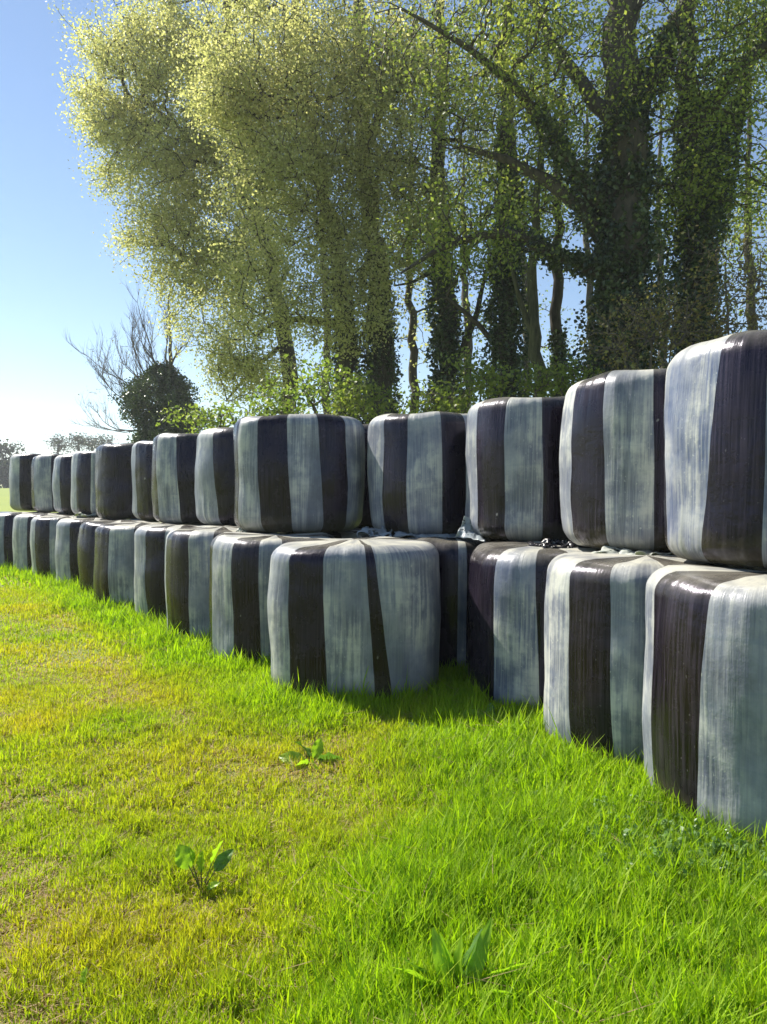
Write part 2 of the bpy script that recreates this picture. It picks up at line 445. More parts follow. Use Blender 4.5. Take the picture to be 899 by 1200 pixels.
for i, (c, z1, st, lab, kw) in enumerate(LOW):
    kw = dict(kw)
    if 'rot' not in kw: kw['rot'] = math.radians(-45) if c[0] < 1 else math.radians(-72)
    make_bale(c, -.02, z1, st, lab, seed=i + 1, **kw)
for i, (c, z1, lab) in enumerate([((-.62, 8.32), 1.14, 'bottom bale hidden behind the left half of the boxy upper bale'),
                             ((1.80, 6.92), 1.17, 'bottom bale hidden behind the shaded bale in the dip'),
                             ((2.62, 5.72), 1.18, 'bottom bale hidden behind the second bale from the right'),
                             ((-.10, 9.45), 1.15, 'bottom bale hidden under the rear bale that peeps out between two upper ones')]):
    make_bale(c, -.02, z1, [('k', 400)], lab, seed=i + 40)
UP = [
 ((2.22, 4.12), 1.215, 2.42, [('k', (779, 784)), ('g', (840, 822)), ('k', 895), ('g', 935), ('k', 1000)], 'nearest upper bale at the right edge, leaning creamy stripe beside a wide purplish black one', dict(lean=.02)),
 ((1.92, 5.35), 1.20, 2.41, [('g', 672), ('k', (706, 712)), ('g', (763, 768)), ('k', 800)], 'upper bale second from the right, streaky blue grey stripe and sunlit cream left rim', {}),
 ((1.33, 6.48), 1.185, 2.37, [('g', 558), ('k', 591), ('g', (633, 637)), ('k', 680)], 'upper bale third from the right, cream rim then black and blue stripes', {}),
 ((.48, 7.40), 1.17, 2.34, [('g', 451), ('k', 479), ('g', 519), ('k', 547), ('g', 562)], 'upper bale right of the boxy one, blue central stripe between two glossy black ones', {}),
 ((-.89, 7.88), 1.18, 2.36, [('k', 279), ('g', (298, 305)), ('k', (333, 342)), ('g', (370, 379)), ('k', (402, 406)), ('g', 434)], 'boxy upper bale above the widest one, with three pale stripes and two black', dict(a=.665, b=.61, ex=3.1, rot=.06)),
 ((-1.64, 8.98), 1.19, 2.32, [('g', (249, 255)), ('k', 278)], 'upper bale touching the left side of the boxy bale, light stripe on the left half', {}),
 ((-2.47, 10.0), 1.165, 2.33, [('k', 186), ('g', (207, 212)), ('k', 235)], 'upper bale second left of the boxy bale, thin dark rim then grey stripe then black', {}),
 ((-3.14, 11.17), 1.15, 2.31, [('g', 160), ('k', 190)], 'narrowly seen dark upper bale wedged between its striped neighbour and the all dark one', {}),
 ((-4.09, 12.18), 1.14, 2.32, [('k', 160), ('g', 180)], 'upper bale wrapped all in blue black film, without any pale stripe', {}),
 ((-4.97, 13.35), 1.14, 2.28, [('g', 90), ('k', 106), ('g', 116)], 'upper bale left of the all dark one, dark middle between two grey stripes', {}),
 ((-5.79, 14.48), 1.14, 2.27, [('g', 71), ('k', 92)], 'upper bale third from the far left end, slim grey edge and dark front', {}),
 ((-6.60, 15.30), 1.15, 2.31, [('k', 41), ('g', 61), ('k', 75)], 'upper bale second from the far left end, broad grey stripe between dark edges', {}),
 ((-7.42, 16.05), 1.15, 2.35, [('g', 23), ('k', 50)], 'farthest upper bale in view at the left end, pale left stripe against the field', {}),
 ((-.12, 9.25), 1.165, 2.38, [('k', 480)], 'rear upper bale, a dark sliver between the boxy bale and its right neighbour', {}),
]
for i, (c, z0, z1, st, lab, kw) in enumerate(UP):
    kw = dict(kw)
    if 'rot' not in kw: kw['rot'] = math.radians(-45) if c[0] < 1 else math.radians(-68)
    make_bale(c, z0, z1, st, lab, seed=i + 60, **kw)

# ------------------------------------------------------------------ torn film lying on the stack
def crumpled(name, pts, n, m, mat, label, amp, seed):
    """a crumpled sheet spanned between four corner points"""
    P = [Vector(p) for p in pts]
    V = []
    base = P[0].copy()
    for i in range(n):
        for j in range(m):
            u, v = i / (n - 1), j / (m - 1)
            p = (P[0] * (1 - u) + P[1] * u) * (1 - v) + (P[3] * (1 - u) + P[2] * u) * v
            q = Vector((u * 3.2, v * 1.8, seed))
            f = abs(mnoise.noise(q)) * 1.7 + abs(mnoise.noise(q * 2.6)) * .5
            p = p + Vector((mnoise.noise(q * 1.5 + Vector((9, 0, 0))) * amp * 1.4, mnoise.noise(q * 1.5 + Vector((0, 9, 0))) * amp * 1.4, f * amp))
            V.append(p - base)
    i, j = np.meshgrid(np.arange(n - 1), np.arange(m - 1), indexing='ij')
    A = i * m + j
    F4 = np.stack([A, A + m, A + m + 1, A + 1], -1).reshape(-1, 4)
    keep = [k for k in range(len(F4)) if not (mnoise.noise(Vector((k // (m - 1) * .45, k % (m - 1) * .6, seed))) > .42)]
    uv = np.array([[a / n, b / m * .5 + .9] for a in range(n) for b in range(m)])
    o = make_mesh(name, np.array([tuple(q) for q in V]), F4[keep], None, [mat], loc=base, uv=uv)
    s = o.modifiers.new('thick', 'SOLIDIFY'); s.thickness = .004
    tag(o, label, 'torn film', 'scraps of torn wrapping film on the stack')
    return o
M_SCRAP = plain('film_scrap_pale', (.50, .52, .48), .4, .25)
M_SCRAPG = plain('film_scrap_grey', (.30, .34, .37), .35, .2)
M_SCRAPK = plain('film_scrap_black', (.02, .018, .022), .25)
crumpled('torn_film', [(.12, 6.72, 1.17), (.78, 6.72, 1.17), (.80, 6.95, 1.19), (.10, 6.95, 1.20)], 60, 12, M_SCRAPG, 'long pale grey ribbon of torn film lying behind the widest bale', .035, 3)
crumpled('torn_film', [(.62, 6.38, 1.20), (.84, 6.12, 1.18), (.90, 6.45, 1.17), (.71, 6.40, 1.38)], 26, 22, M_SCRAPG, 'bluish torn film peak clinging to the foot of the third upper bale', .02, 8)
crumpled('torn_film', [(-.22, 6.72, 1.17), (.04, 6.70, 1.17), (.03, 6.95, 1.20), (-.2, 6.98, 1.22)], 26, 18, M_SCRAPG, 'crumpled grey film bunched under the right foot of the boxy bale', .07, 12)
crumpled('torn_film', [(1.12, 5.56, 1.165), (1.40, 5.50, 1.165), (1.42, 5.72, 1.175), (1.13, 5.80, 1.185)], 28, 16, M_SCRAPK, 'crumpled black scrap of film on the shaded bale in the dip', .055, 5)
crumpled('torn_film', [(-1.52, 7.60, 1.17), (-1.34, 7.44, 1.17), (-1.22, 7.62, 1.18), (-1.42, 7.78, 1.19)], 22, 14, M_SCRAP, 'cream fold of film under the left foot of the boxy bale', .05, 6)
crumpled('torn_film', [(1.38, 4.86, 1.18), (1.72, 4.66, 1.19), (1.86, 4.80, 1.19), (1.50, 5.02, 1.19)], 34, 14, M_SCRAP, 'cream strip of film on the second bottom bale below the streaky upper bale', .035, 7)
crumpled('torn_film', [(-5.35, 12.75, 1.13), (-5.05, 12.6, 1.13), (-4.95, 12.8, 1.14), (-5.25, 12.95, 1.14)], 16, 10, M_SCRAP, 'small white scrap of film far along on top of the bottom row', .06, 9)

# ------------------------------------------------------------------ trees
class Tubes:
    def __init__(s): s.V = []; s.F = []; s.n = 0
    def add(s, pts, rad, k):
        pts = np.asarray(pts, float); rad = np.asarray(rad, float)
        T = np.gradient(pts, axis=0); T /= np.linalg.norm(T, axis=1, keepdims=True) + 1e-9
        ref = np.array([0, 0, 1.0]) if abs(T[0, 2]) < .9 else np.array([1.0, 0, 0])
        U = np.cross(T, ref); U /= np.linalg.norm(U, axis=1, keepdims=True) + 1e-9
        W = np.cross(T, U)
        a = np.linspace(0, 2 * np.pi, k, endpoint=False)
        V = pts[:, None] + rad[:, None, None] * (np.cos(a)[None, :, None] * U[:, None] + np.sin(a)[None, :, None] * W[:, None])
        n = len(pts)
        i, j = np.meshgrid(np.arange(n - 1), np.arange(k), indexing='ij')
        A = i * k + j; B = i * k + (j + 1) % k
        s.V.append(V.reshape(-1, 3)); s.F.append(np.stack([A, B, B + k, A + k], -1).reshape(-1, 4) + s.n); s.n += n * k
    def build(s, name, mat, parent):
        return make_mesh(name, np.concatenate(s.V), np.concatenate(s.F), None, [mat], parent)

def leaf_quads(P, size, r, aspect=.6, spread=None):
    """P centres; diamond leaves with random orientation"""
    n = len(P)
    u = r.normal(size=(n, 3)); u /= np.linalg.norm(u, axis=1, keepdims=True)
    v = r.normal(size=(n, 3)); v -= (v * u).sum(1, keepdims=True) * u; v /= np.linalg.norm(v, axis=1, keepdims=True)
    s = (size * r.uniform(.6, 1.35, n))[:, None]
    V = np.stack([P - u * s, P + v * s * aspect, P + u * s, P - v * s * aspect], 1)
    V[:, 1] += np.cross(u, v) * s * .18
    F = np.arange(n * 4).reshape(-1, 4)
    c = np.repeat(r.random(n), 4)[:, None].repeat(3, 1)
    return V.reshape(-1, 3), F, c

def in_blobs(blobs, r, clump=11):
    out = []
    for (cx, cy, cz, rx, ry, rz, n) in blobs:
        d = r.normal(size=(n, 3)); d /= np.linalg.norm(d, axis=1, keepdims=True)
        q = r.random(n) ** (1 / 2.2)
        P = d * q[:, None] * np.array([rx, ry, rz])
        m = max(3, n // clump)
        if clump > 1:      # boughs: most twigs gather round a smaller number of bough ends
            C = P[:m]; k = r.integers(0, m, n)
            P = C[k] + r.normal(size=(n, 3)) * np.array([.5, .5, .34]) * min(1, rx / 1.6)
            P[:m] = C
        out.append(np.array([cx, cy, cz]) + P)
    return np.concatenate(out)

def grow(roots, att, bf):
    """balanced minimum spanning tree from the limb points 'roots' to the twig points 'att'"""
    nr = len(roots)
    P = np.concatenate([roots, att]); n = len(P)
    parent = np.full(n, -1); plen = np.zeros(n)
    best = np.full(n, 1e9); bp = np.full(n, -1)
    for i in range(nr):
        d = np.linalg.norm(P - P[i], axis=1); c = d
        m = c < best; best[m] = c[m]; bp[m] = i
    done = np.zeros(n, bool); done[:nr] = True; best[:nr] = 1e9
    order = []
    for _ in range(n - nr):
        i = int(np.argmin(np.where(done, 1e9, best)))
        p = bp[i]; parent[i] = p; plen[i] = plen[p] + np.linalg.norm(P[i] - P[p])
        done[i] = True; order.append(i)
        c = np.linalg.norm(P - P[i], axis=1) + bf * plen[i]
        m = (c < best) & ~done
        best[m] = c[m]; bp[m] = i
    return P, parent, order

def make_tree(name, label, cat, group, limbs, blobs, leaf, seed, bark=None, bf=.35, twig_r=.008, leaf_n=24, leaf_s=.055, leaf_spread=.28,
              ivy=None, crown_name='crown', droop=0.0, maxr=.12, clump=11, ivy_s=.050):
    """limbs: list of (points, radii) for trunk and main limbs; blobs: crown volumes with twig counts"""
    r = np.random.default_rng(seed)
    b0 = np.array(limbs[0][0][0], float)
    e = empty(name, tuple(b0)); tag(e, label, cat, group)
    tb = Tubes(); roots = []
    for k, (pts, rad) in enumerate(limbs):
        pts = np.array(pts, float); rad = np.array(rad, float)
        L = np.concatenate([[0], np.cumsum(np.linalg.norm(np.diff(pts, axis=0), axis=1))])
        m = max(4, int(L[-1] / .45)) if len(limbs) < 50 else max(4, int(L[-1] / .3))
        t = np.linspace(0, L[-1], m)
        Q = np.stack([np.interp(t, L, pts[:, a]) for a in range(3)], 1)
        if m > 6:   # soften corners
            for _ in range(3): Q[1:-1] = (Q[:-2] + Q[1:-1] * 2 + Q[2:]) / 4
        R = np.interp(t, L, rad)
        Q[1:-1] += r.normal(size=(m - 2, 3)) * np.minimum(.07, R[1:-1, None] * .35)
        tb.add(Q - b0, R, 10 if R[0] > .03 else 3)
        sel = Q if k else Q[Q[:, 2] > b0[2] + 2.0]
        roots.append(sel[::1])
    roots = np.concatenate(roots)
    att = in_blobs(blobs, r, clump)
    P, parent, order = grow(roots, att, bf)
    nr = len(roots)
    tips = np.zeros(len(P)); 
    for i in reversed(order):
        tips[i] += 1
        if parent[i] >= nr: tips[parent[i]] += tips[i]
    rad = np.minimum(twig_r * tips ** .44, maxr)
    LP = []
    for i in order:
        p = parent[i]; A, B = P[p], P[i]
        L = np.linalg.norm(B - A); m = 3 if L < .6 else (4 if L < 1.5 else 6)
        t = np.linspace(0, 1, m)[:, None]
        Q = A + (B - A) * t
        Q[1:-1] += r.normal(size=(m - 2, 3)) * L * .07
        Q[:, 2] += -droop * L * np.sin(np.pi * t[:, 0]) + .04 * L * np.sin(np.pi * t[:, 0])
        rp = rad[p] if p >= nr else min(rad[i] * 1.3, maxr)
        tb.add(Q - b0, np.linspace(min(rp, rad[i] * 1.5), rad[i], m), 6 if rad[i] > .03 else 3)
        if leaf_n and tips[i] <= 14:
            k = r.poisson(leaf_n * min(1.0, .35 + L))
            if k:
                tt = r.random((k, 1)) ** .7
                LP.append(A + (B - A) * tt + r.normal(size=(k, 3)) * leaf_spread * np.array([1, 1, .75]))
    tb.build('trunk', bark or M_BARK, e)
    if LP:
        LP = np.concatenate(LP)
        V, F, c = leaf_quads(LP - b0, leaf_s, r)
        make_mesh(crown_name, V, F, None, [leaf], e, smooth_=False, col=c)
    if ivy:
        IP = []
        for (pts, w, dens) in ivy:
            pts = np.array(pts, float); wr = np.array(w, float)
            L = np.concatenate([[0], np.cumsum(np.linalg.norm(np.diff(pts, axis=0), axis=1))])
            n = int(dens * L[-1]); t = r.random(n) * L[-1]
            C = np.stack([np.interp(t, L, pts[:, a]) for a in range(3)], 1); W = np.interp(t, L, wr)
            th = r.random(n) * 2 * np.pi
            lump = .65 + .75 * vnoise(th * 1.1, t, .55, seed) * vnoise(th * 2.3, t * 1.2, .35, seed + 3) * 1.9
            q = W * lump * (1 - .35 * r.random(n) ** 2)
            IP.append(C + np.stack([np.cos(th) * q, np.sin(th) * q, r.normal(size=n) * .1], 1))
        IP = np.concatenate(IP)
        V, F, c = leaf_quads(IP - b0, ivy_s, r, .8)
        make_mesh('ivy', V, F, None, [M_IVY], e, smooth_=False, col=c)
    return e

def A3(px, py, Y): return tuple(at(px, py, Y))
def blob(px, py, Y, rx_px, rz_px, ry, n):
    """crown volume centred where the photo shows it, radii in metres"""
    c = at(px, py, Y); k = Y / F_PX
    return (c.x, c.y, c.z, rx_px * k, ry, rz_px * k, n)
def base(px, Y):
    x = at(px, 573, Y).x; return (x, Y, float(terrain(x, Y)) - .1)

G_TREE = 'tall trees behind the bale stack'
# the great ivy clad tree on the right
Y = 16.5
make_tree('ivy_tree', 'massive tree thickly clad in dark ivy, with long limbs reaching left', 'tree', G_TREE,
  [([base(728, Y), A3(728, 330, Y), A3(732, 180, Y), A3(728, 60, Y), A3(722, -60, Y), A3(728, -300, Y)], [.62, .50, .42, .36, .33, .14]),
   ([A3(738, 150, Y), A3(768, 80, Y), A3(800, 10, Y + .5), A3(850, -120, Y + 1)], [.26, .22, .18, .07]),
   ([A3(712, 250, Y), A3(660, 190, Y - .6), A3(625, 120, Y - 1), A3(560, 60, Y - 1.5), A3(470, 10, Y - 2)], [.19, .15, .11, .07, .025]),
   ([A3(715, 135, Y), A3(672, 92, Y + .4), A3(640, 40, Y + .4), A3(612, -20, Y + .6)], [.18, .14, .12, .05]),
   ([A3(715, 320, Y), A3(650, 300, Y - .7), A3(590, 265, Y - 1.2), A3(520, 285, Y - 1.5), A3(470, 320, Y - 2)], [.15, .13, .10, .07, .02]),
   ([A3(716, 290, Y), A3(650, 215, Y - .3), A3(590, 180, Y), A3(540, 172, Y)], [.17, .14, .09, .04])],
  [blob(560, 60, Y - 1.5, 120, 70, 1.8, 260), blob(650, 150, Y, 110, 90, 2.2, 200), blob(720, 0, Y + .5, 170, 90, 2.5, 230),
   blob(800, 120, Y - .8, 90, 120, 1.8, 200), blob(560, 270, Y - 1.4, 110, 60, 1.2, 160), blob(700, -220, Y, 260, 160, 3.5, 260)],
  M_YOUNG, 11, leaf_n=30, leaf_s=.042, bf=.5,
  ivy=[([base(728, Y), A3(728, 330, Y), A3(732, 200, Y), A3(730, 100, Y)], [.95, .72, .52, .34], 3200),
       ([A3(725, 300, Y), A3(670, 200, Y - .5), A3(630, 130, Y - 1)], [.50, .28, .14], 700),
       ([A3(738, 150, Y), A3(768, 80, Y), A3(790, 30, Y)], [.45, .34, .2], 700),
       ([A3(715, 320, Y), A3(650, 300, Y - .7), A3(600, 272, Y - 1)], [.55, .34, .16], 700)])
Y = 17.5
make_tree('ivy_tree', 'second ivy clad tree at far right, forking low with bare limbs rising to the right', 'tree', G_TREE,
  [([base(815, Y), A3(815, 330, Y), A3(818, 230, Y), A3(808, 130, Y), A3(806, 0, Y), A3(800, -200, Y)], [.42, .34, .30, .22, .20, .06]),
   ([A3(818, 260, Y), A3(845, 180, Y), A3(870, 100, Y), A3(915, -20, Y)], [.20, .17, .13, .06]),
   ([A3(805, 190, Y), A3(835, 110, Y - .8), A3(880, 62, Y - 1.2), A3(960, 20, Y - 1.8)], [.17, .15, .13, .05])],
  [blob(860, 60, Y - .8, 110, 90, 2, 260), blob(890, 200, Y, 80, 80, 1.8, 140), blob(830, -120, Y, 200, 110, 3, 220), blob(800, 220, Y - .5, 70, 80, 1.2, 130), blob(960, 90, Y - 1, 70, 120, 2, 120)],
  M_YOUNG, 12, leaf_n=30, leaf_s=.044, bf=.5,
  ivy=[([base(815, Y), A3(815, 330, Y), A3(818, 230, Y), A3(810, 120, Y)], [.62, .52, .62, .30], 1700), ([A3(820, 260, Y), A3(848, 180, Y), A3(868, 110, Y)], [.5, .4, .2], 900)])
Y = 20
make_tree('ivy_tree', 'slim tree with dark ivy to mid height, left of the two slender trunks', 'tree', G_TREE,
  [([base(594, Y), A3(592, 380, Y), A3(596, 230, Y), A3(590, 100, Y), A3(600, -150, Y)], [.30, .26, .22, .18, .06]),
   ([A3(592, 420, Y), A3(560, 380, Y), A3(530, 350, Y), A3(500, 352, Y)], [.08, .07, .05, .02])],
  [blob(590, 60, Y, 110, 130, 2, 230), blob(610, 250, Y, 60, 90, 1.5, 150), blob(560, 330, Y, 50, 60, 1.3, 90)],
  M_YOUNG, 13, leaf_n=20, leaf_s=.050,
  ivy=[([base(594, Y), A3(592, 380, Y), A3(596, 240, Y), A3(592, 160, Y)], [.62, .48, .34, .22], 1600)])
Y = 21
make_tree('ivy_tree', 'leafy tree with an ivied trunk and a side stem, right of the centre trunk pair', 'tree', G_TREE,
  [([base(522, Y), A3(524, 400, Y), A3(516, 290, Y), A3(512, 180, Y), A3(520, 60, Y), A3(510, -120, Y)], [.30, .26, .24, .20, .15, .05]),
   ([A3(526, 450, Y), A3(540, 415, Y), A3(556, 375, Y), A3(575, 300, Y)], [.13, .11, .09, .03]),
   ([A3(516, 310, Y), A3(490, 330, Y), A3(462, 335, Y)], [.07, .05, .02])],
  [blob(500, 90, Y - 1, 90, 130, 2, 330), blob(540, 210, Y, 60, 70, 1.5, 150), blob(480, 250, Y - 1, 40, 80, 1.2, 150)],
  M_SPRING, 14, leaf_n=42, leaf_s=.044,
  ivy=[([base(522, Y), A3(524, 400, Y), A3(516, 300, Y), A3(514, 220, Y)], [.6, .44, .32, .24], 1400)])
Y = 22
make_tree('broadleaf_tree', 'big fresh leaved tree over the boxy bale, its two ivied trunks side by side', 'tree', G_TREE,
  [([base(448, Y), A3(446, 420, Y), A3(440, 300, Y), A3(425, 180, Y), A3(420, 40, Y), A3(410, -160, Y)], [.42, .36, .30, .24, .18, .06]),
   ([base(410, Y), A3(408, 430, Y), A3(400, 330, Y), A3(378, 210, Y), A3(350, 90, Y), A3(340, -100, Y)], [.34, .28, .24, .20, .14, .05]),
   ([A3(404, 380, Y), A3(370, 378, Y), A3(330, 372, Y - .5), A3(300, 395, Y - 1)], [.13, .11, .08, .03]),
   ([A3(425, 180, Y), A3(460, 110, Y - .5), A3(490, 20, Y - 1)], [.16, .13, .05])],
  [blob(340, 90, Y - 2, 100, 110, 2.6, 620), blob(440, 100, Y - 2, 100, 120, 2.6, 560), blob(350, 230, Y - 1.5, 85, 75, 2.2, 330),
   blob(430, 230, Y - 1, 70, 90, 2, 260), blob(325, 330, Y - 1.5, 60, 60, 1.6, 170), blob(415, 335, Y - 1.8, 52, 70, 1.0, 190), blob(480, 300, Y - 1.8, 40, 60, 1.0, 100), blob(290, 160, Y - 2.4, 50, 90, 1.6, 300), blob(400, -130, Y - 1, 200, 120, 3.5, 240)],
  M_SPRING, 15, leaf_n=72, leaf_s=.043, leaf_spread=.23,
  ivy=[([base(448, Y), A3(446, 420, Y), A3(438, 300, Y)], [.62, .48, .34], 1500), ([base(410, Y), A3(406, 400, Y), A3(398, 320, Y)], [.5, .36, .24], 1000)])
Y = 26
make_tree('broadleaf_tree', 'pale green tree at the left end of the wood, crown bulging over open sky', 'tree', G_TREE,
  [([base(338, Y), A3(338, 430, Y), A3(320, 320, Y), A3(285, 220, Y), A3(268, 90, Y), A3(262, -120, Y)], [.34, .28, .25, .22, .17, .05]),
   ([A3(285, 220, Y), A3(240, 180, Y), A3(190, 130, Y), A3(150, 110, Y)], [.14, .11, .07, .02]),
   ([A3(335, 400, Y), A3(300, 430, Y - .5), A3(265, 470, Y - 1)], [.10, .07, .03]),
   ([A3(318, 320, Y), A3(260, 310, Y), A3(215, 300, Y)], [.13, .09, .03])],
  [blob(190, 105, Y, 92, 90, 2.6, 620), blob(255, 60, Y, 100, 110, 2.8, 420), blob(150, 170, Y, 52, 60, 1.6, 190), blob(215, 270, Y, 58, 66, 2, 300), blob(250, 340, Y, 62, 80, 2, 300),
   blob(280, 190, Y, 80, 110, 2.6, 420), blob(205, 205, Y, 62, 60, 2.2, 380), blob(285, 300, Y, 60, 70, 2.2, 260), blob(285, 420, Y - 1, 50, 55, 1.5, 230), blob(110, 130, Y, 26, 40, 1, 70), blob(240, -60, Y, 130, 80, 3, 170), blob(160, 60, Y, 60, 40, 2, 100)],
  M_SPRING, 16, leaf_n=70, leaf_s=.046, leaf_spread=.25, bark=M_BARK)
Y = 19
make_tree('slender_tree', 'slender mossy trunk that forks at mid height, left of the great ivy tree', 'tree', G_TREE,
  [([base(632, Y), A3(630, 400, Y), A3(622, 350, Y), A3(628, 240, Y), A3(640, 120, Y), A3(640, -60, Y)], [.19, .16, .13, .10, .07, .03]),
   ([A3(630, 405, Y), A3(612, 370, Y), A3(600, 320, Y), A3(585, 240, Y)], [.09, .07, .05, .02])],
  [blob(635, 210, Y, 50, 110, 1.5, 130), blob(630, 20, Y, 60, 90, 1.5, 90)],
  M_YOUNG, 17, leaf_n=11, leaf_s=.06, bark=M_BARKG)
Y = 20.5
make_tree('slender_tree', 'slender dark trunk standing just left of the great ivy tree', 'tree', G_TREE,
  [([base(658, Y), A3(655, 400, Y), A3(650, 320, Y), A3(655, 200, Y), A3(662, 60, Y)], [.19, .16, .14, .10, .04])],
  [blob(660, 230, Y, 45, 100, 1.4, 90), blob(670, 80, Y, 60, 80, 1.5, 90)],
  M_YOUNG, 18, leaf_n=11, leaf_s=.06, ivy=[([base(658, Y), A3(655, 390, Y)], [.36, .22], 600)])
Y = 21
make_tree('slender_tree', 'narrow trunk against sky just right of the big fresh leaved tree', 'tree', G_TREE,
  [([base(488, 27), A3(486, 420, 27), A3(478, 300, 27), A3(484, 150, 27)], [.2, .16, .12, .05])],
  [blob(490, 330, 27, 50, 100, 1.8, 120), blob(470, 200, 27, 60, 100, 1.8, 130)],
  M_SPRING, 19, leaf_n=9, leaf_s=.07)
# trees deeper in the wood that close the gaps
for i, (px, Y, crowns, lab) in enumerate([
    (545, 33, [(545, 260, 70, 150, 240)], 'thin wood tree far behind the gap right of centre'),
    (690, 34, [(680, 200, 80, 170, 260)], 'hazy wood tree far behind the great ivy tree'),
    (775, 30, [(770, 230, 75, 160, 260)], 'wood tree filling the gap between the two ivy trees at right'),
    (880, 27, [(885, 260, 65, 130, 260), (900, 60, 60, 100, 130)], 'wood tree with blue green leaves at the right edge'),
    (380, 34, [(370, 400, 80, 80, 140), (390, 250, 70, 110, 140)], 'wood tree low behind the twin trunks over the boxy bale'),
    (615, 36, [(610, 380, 90, 70, 150)], 'low wood tree behind the slender trunks')]):
    b = base(px, Y)
    top = min(c[1] - c[3] * .6 for c in crowns)
    make_tree('wood_tree', lab, 'tree', 'trees deeper in the wood',
      [([b, A3(px + 4, 400, Y), A3(px - 4, 250, Y), A3(px, max(top, 60), Y)], [.22, .18, .12, .04])],
      [blob(c[0], c[1], Y, c[2], c[3], 2.4, c[4]) for c in crowns], M_YOUNG, 30 + i, leaf_n=8, leaf_s=.07, leaf_spread=.3)
# bare tree at the left with an ivy ball
Y = 34
bt = [([base(196, Y), A3(198, 480, Y), A3(200, 430, Y), A3(199, 385, Y), A3(198, 345, Y)], [.28, .18, .10, .05, .015])]
def fork(p, d, L, rad, depth, r):
    """a bough and its side shoots, all turning up to the light"""
    n = 6; P = [np.array(p, float)]; d = d / np.linalg.norm(d)
    for k in range(n):
        d = d + np.array([0, 0, .10]) + r.normal(size=3) * .10; d /= np.linalg.norm(d)
        P.append(P[-1] + d * L / n)
    bt.append((P, list(np.linspace(rad, rad * .35, n + 1))))
    if depth == 0: return
    for k in range(4 if depth > 2 else 5 if depth > 1 else 7):
        i0 = 1 + int(r.random() * n) if k else n
        q = r.normal(size=3); q -= q.dot(d) * d; q /= np.linalg.norm(q)
        nd = d * .8 + q * r.uniform(.35, .7) + np.array([0, 0, .12])
        fork(P[min(i0, n)], nd, L * r.uniform(.42, .72), max(rad * .48, .006), depth - 1, r)
fr = np.random.default_rng(44)
for (sx, sy, ex_, ey) in ((196, 480, 118, 405), (196, 492, 105, 458), (198, 500, 95, 500), (198, 505, 108, 520), (197, 460, 142, 385), (198, 440, 168, 380), (200, 430, 222, 395), (199, 470, 128, 430), (199, 485, 100, 475), (199, 465, 155, 405)):
    a_ = np.array(A3(sx, sy, Y)); b_ = np.array(A3(ex_, ey, Y + fr.uniform(-1.5, 1.5))); v_ = b_ - a_
    fork(a_, v_, np.linalg.norm(v_) * .68, .060, 3, fr)
make_tree('bare_tree', 'leafless tree on the left with a dark ball of ivy round its trunk', 'tree', None, bt,
   [blob(145, 440, Y, 50, 60, 1.8, 60)],
   M_BUD, 50, bark=M_TWIG, leaf_n=3, leaf_s=.045, leaf_spread=.3, twig_r=.006, bf=.45, maxr=.03, clump=1,
   ivy=[([A3(192, 530, Y), A3(196, 490, Y), A3(188, 452, Y), A3(190, 430, Y)], [1.35, 1.55, 1.2, .35], 9000), ([A3(208, 530, Y), A3(210, 480, Y)], [.8, .8], 4000)])
# shrubs along the foot of the wood
for i, (px, Y, cr, mat, lab, ln, ls) in enumerate([
    (255, 17, [(258, 494, 32, 16, 80), (218, 490, 14, 12, 26)], M_SHRUB, 'low yellow green shrub above the bales left of the boxy bale', 18, .05),
    (345, 16, [(345, 474, 46, 30, 150), (305, 486, 36, 18, 70), (380, 450, 26, 30, 70)], M_SHRUB, 'bright green shrub directly behind the boxy bale', 16, .05),
    (395, 17.5, [(420, 470, 34, 34, 120)], M_YOUNG, 'darker shrub at the foot of the twin ivied trunks', 22, .05),
    (560, 15.5, [(556, 452, 30, 32, 120), (500, 478, 40, 26, 90)], M_YOUNG, 'young green shrub peeping between the blue striped bale and the next upper bale', 20, .05),
    (655, 15, [(650, 445, 44, 26, 110)], M_YOUNG, 'low shrub behind the third upper bale from the right', 18, .05),
    (760, 13.5, [(735, 395, 60, 50, 210), (800, 360, 70, 50, 220)], M_BUD, 'brown twiggy shrub just coming into leaf behind the second upper bale', 9, .035),
    (880, 13, [(880, 335, 70, 60, 240), (905, 400, 60, 60, 120)], M_BUD, 'brown twiggy shrub with few leaves at the right edge above the nearest bale', 9, .035)]):
    b = base(px, Y)
    make_tree('shrub', lab, 'shrub', 'shrubs along the edge of the wood',
      [([b, A3(px - 3, 520, Y), A3(px + 4, cr[0][1] + 5, Y)], [.06, .045, .015]), ([b, A3(px + 16, 530, Y), A3(px + 26, cr[0][1] + 12, Y)], [.05, .035, .012]), ([b, A3(px - 18, 530, Y), A3(px - 28, cr[0][1] + 15, Y)], [.05, .035, .012])],
      [blob(c[0], c[1], Y, c[2], c[3], .9, c[4]) for c in cr], mat, 70 + i, leaf_n=ln, leaf_s=ls, leaf_spread=.16, twig_r=.005, bark=M_TWIG, crown_name='foliage')
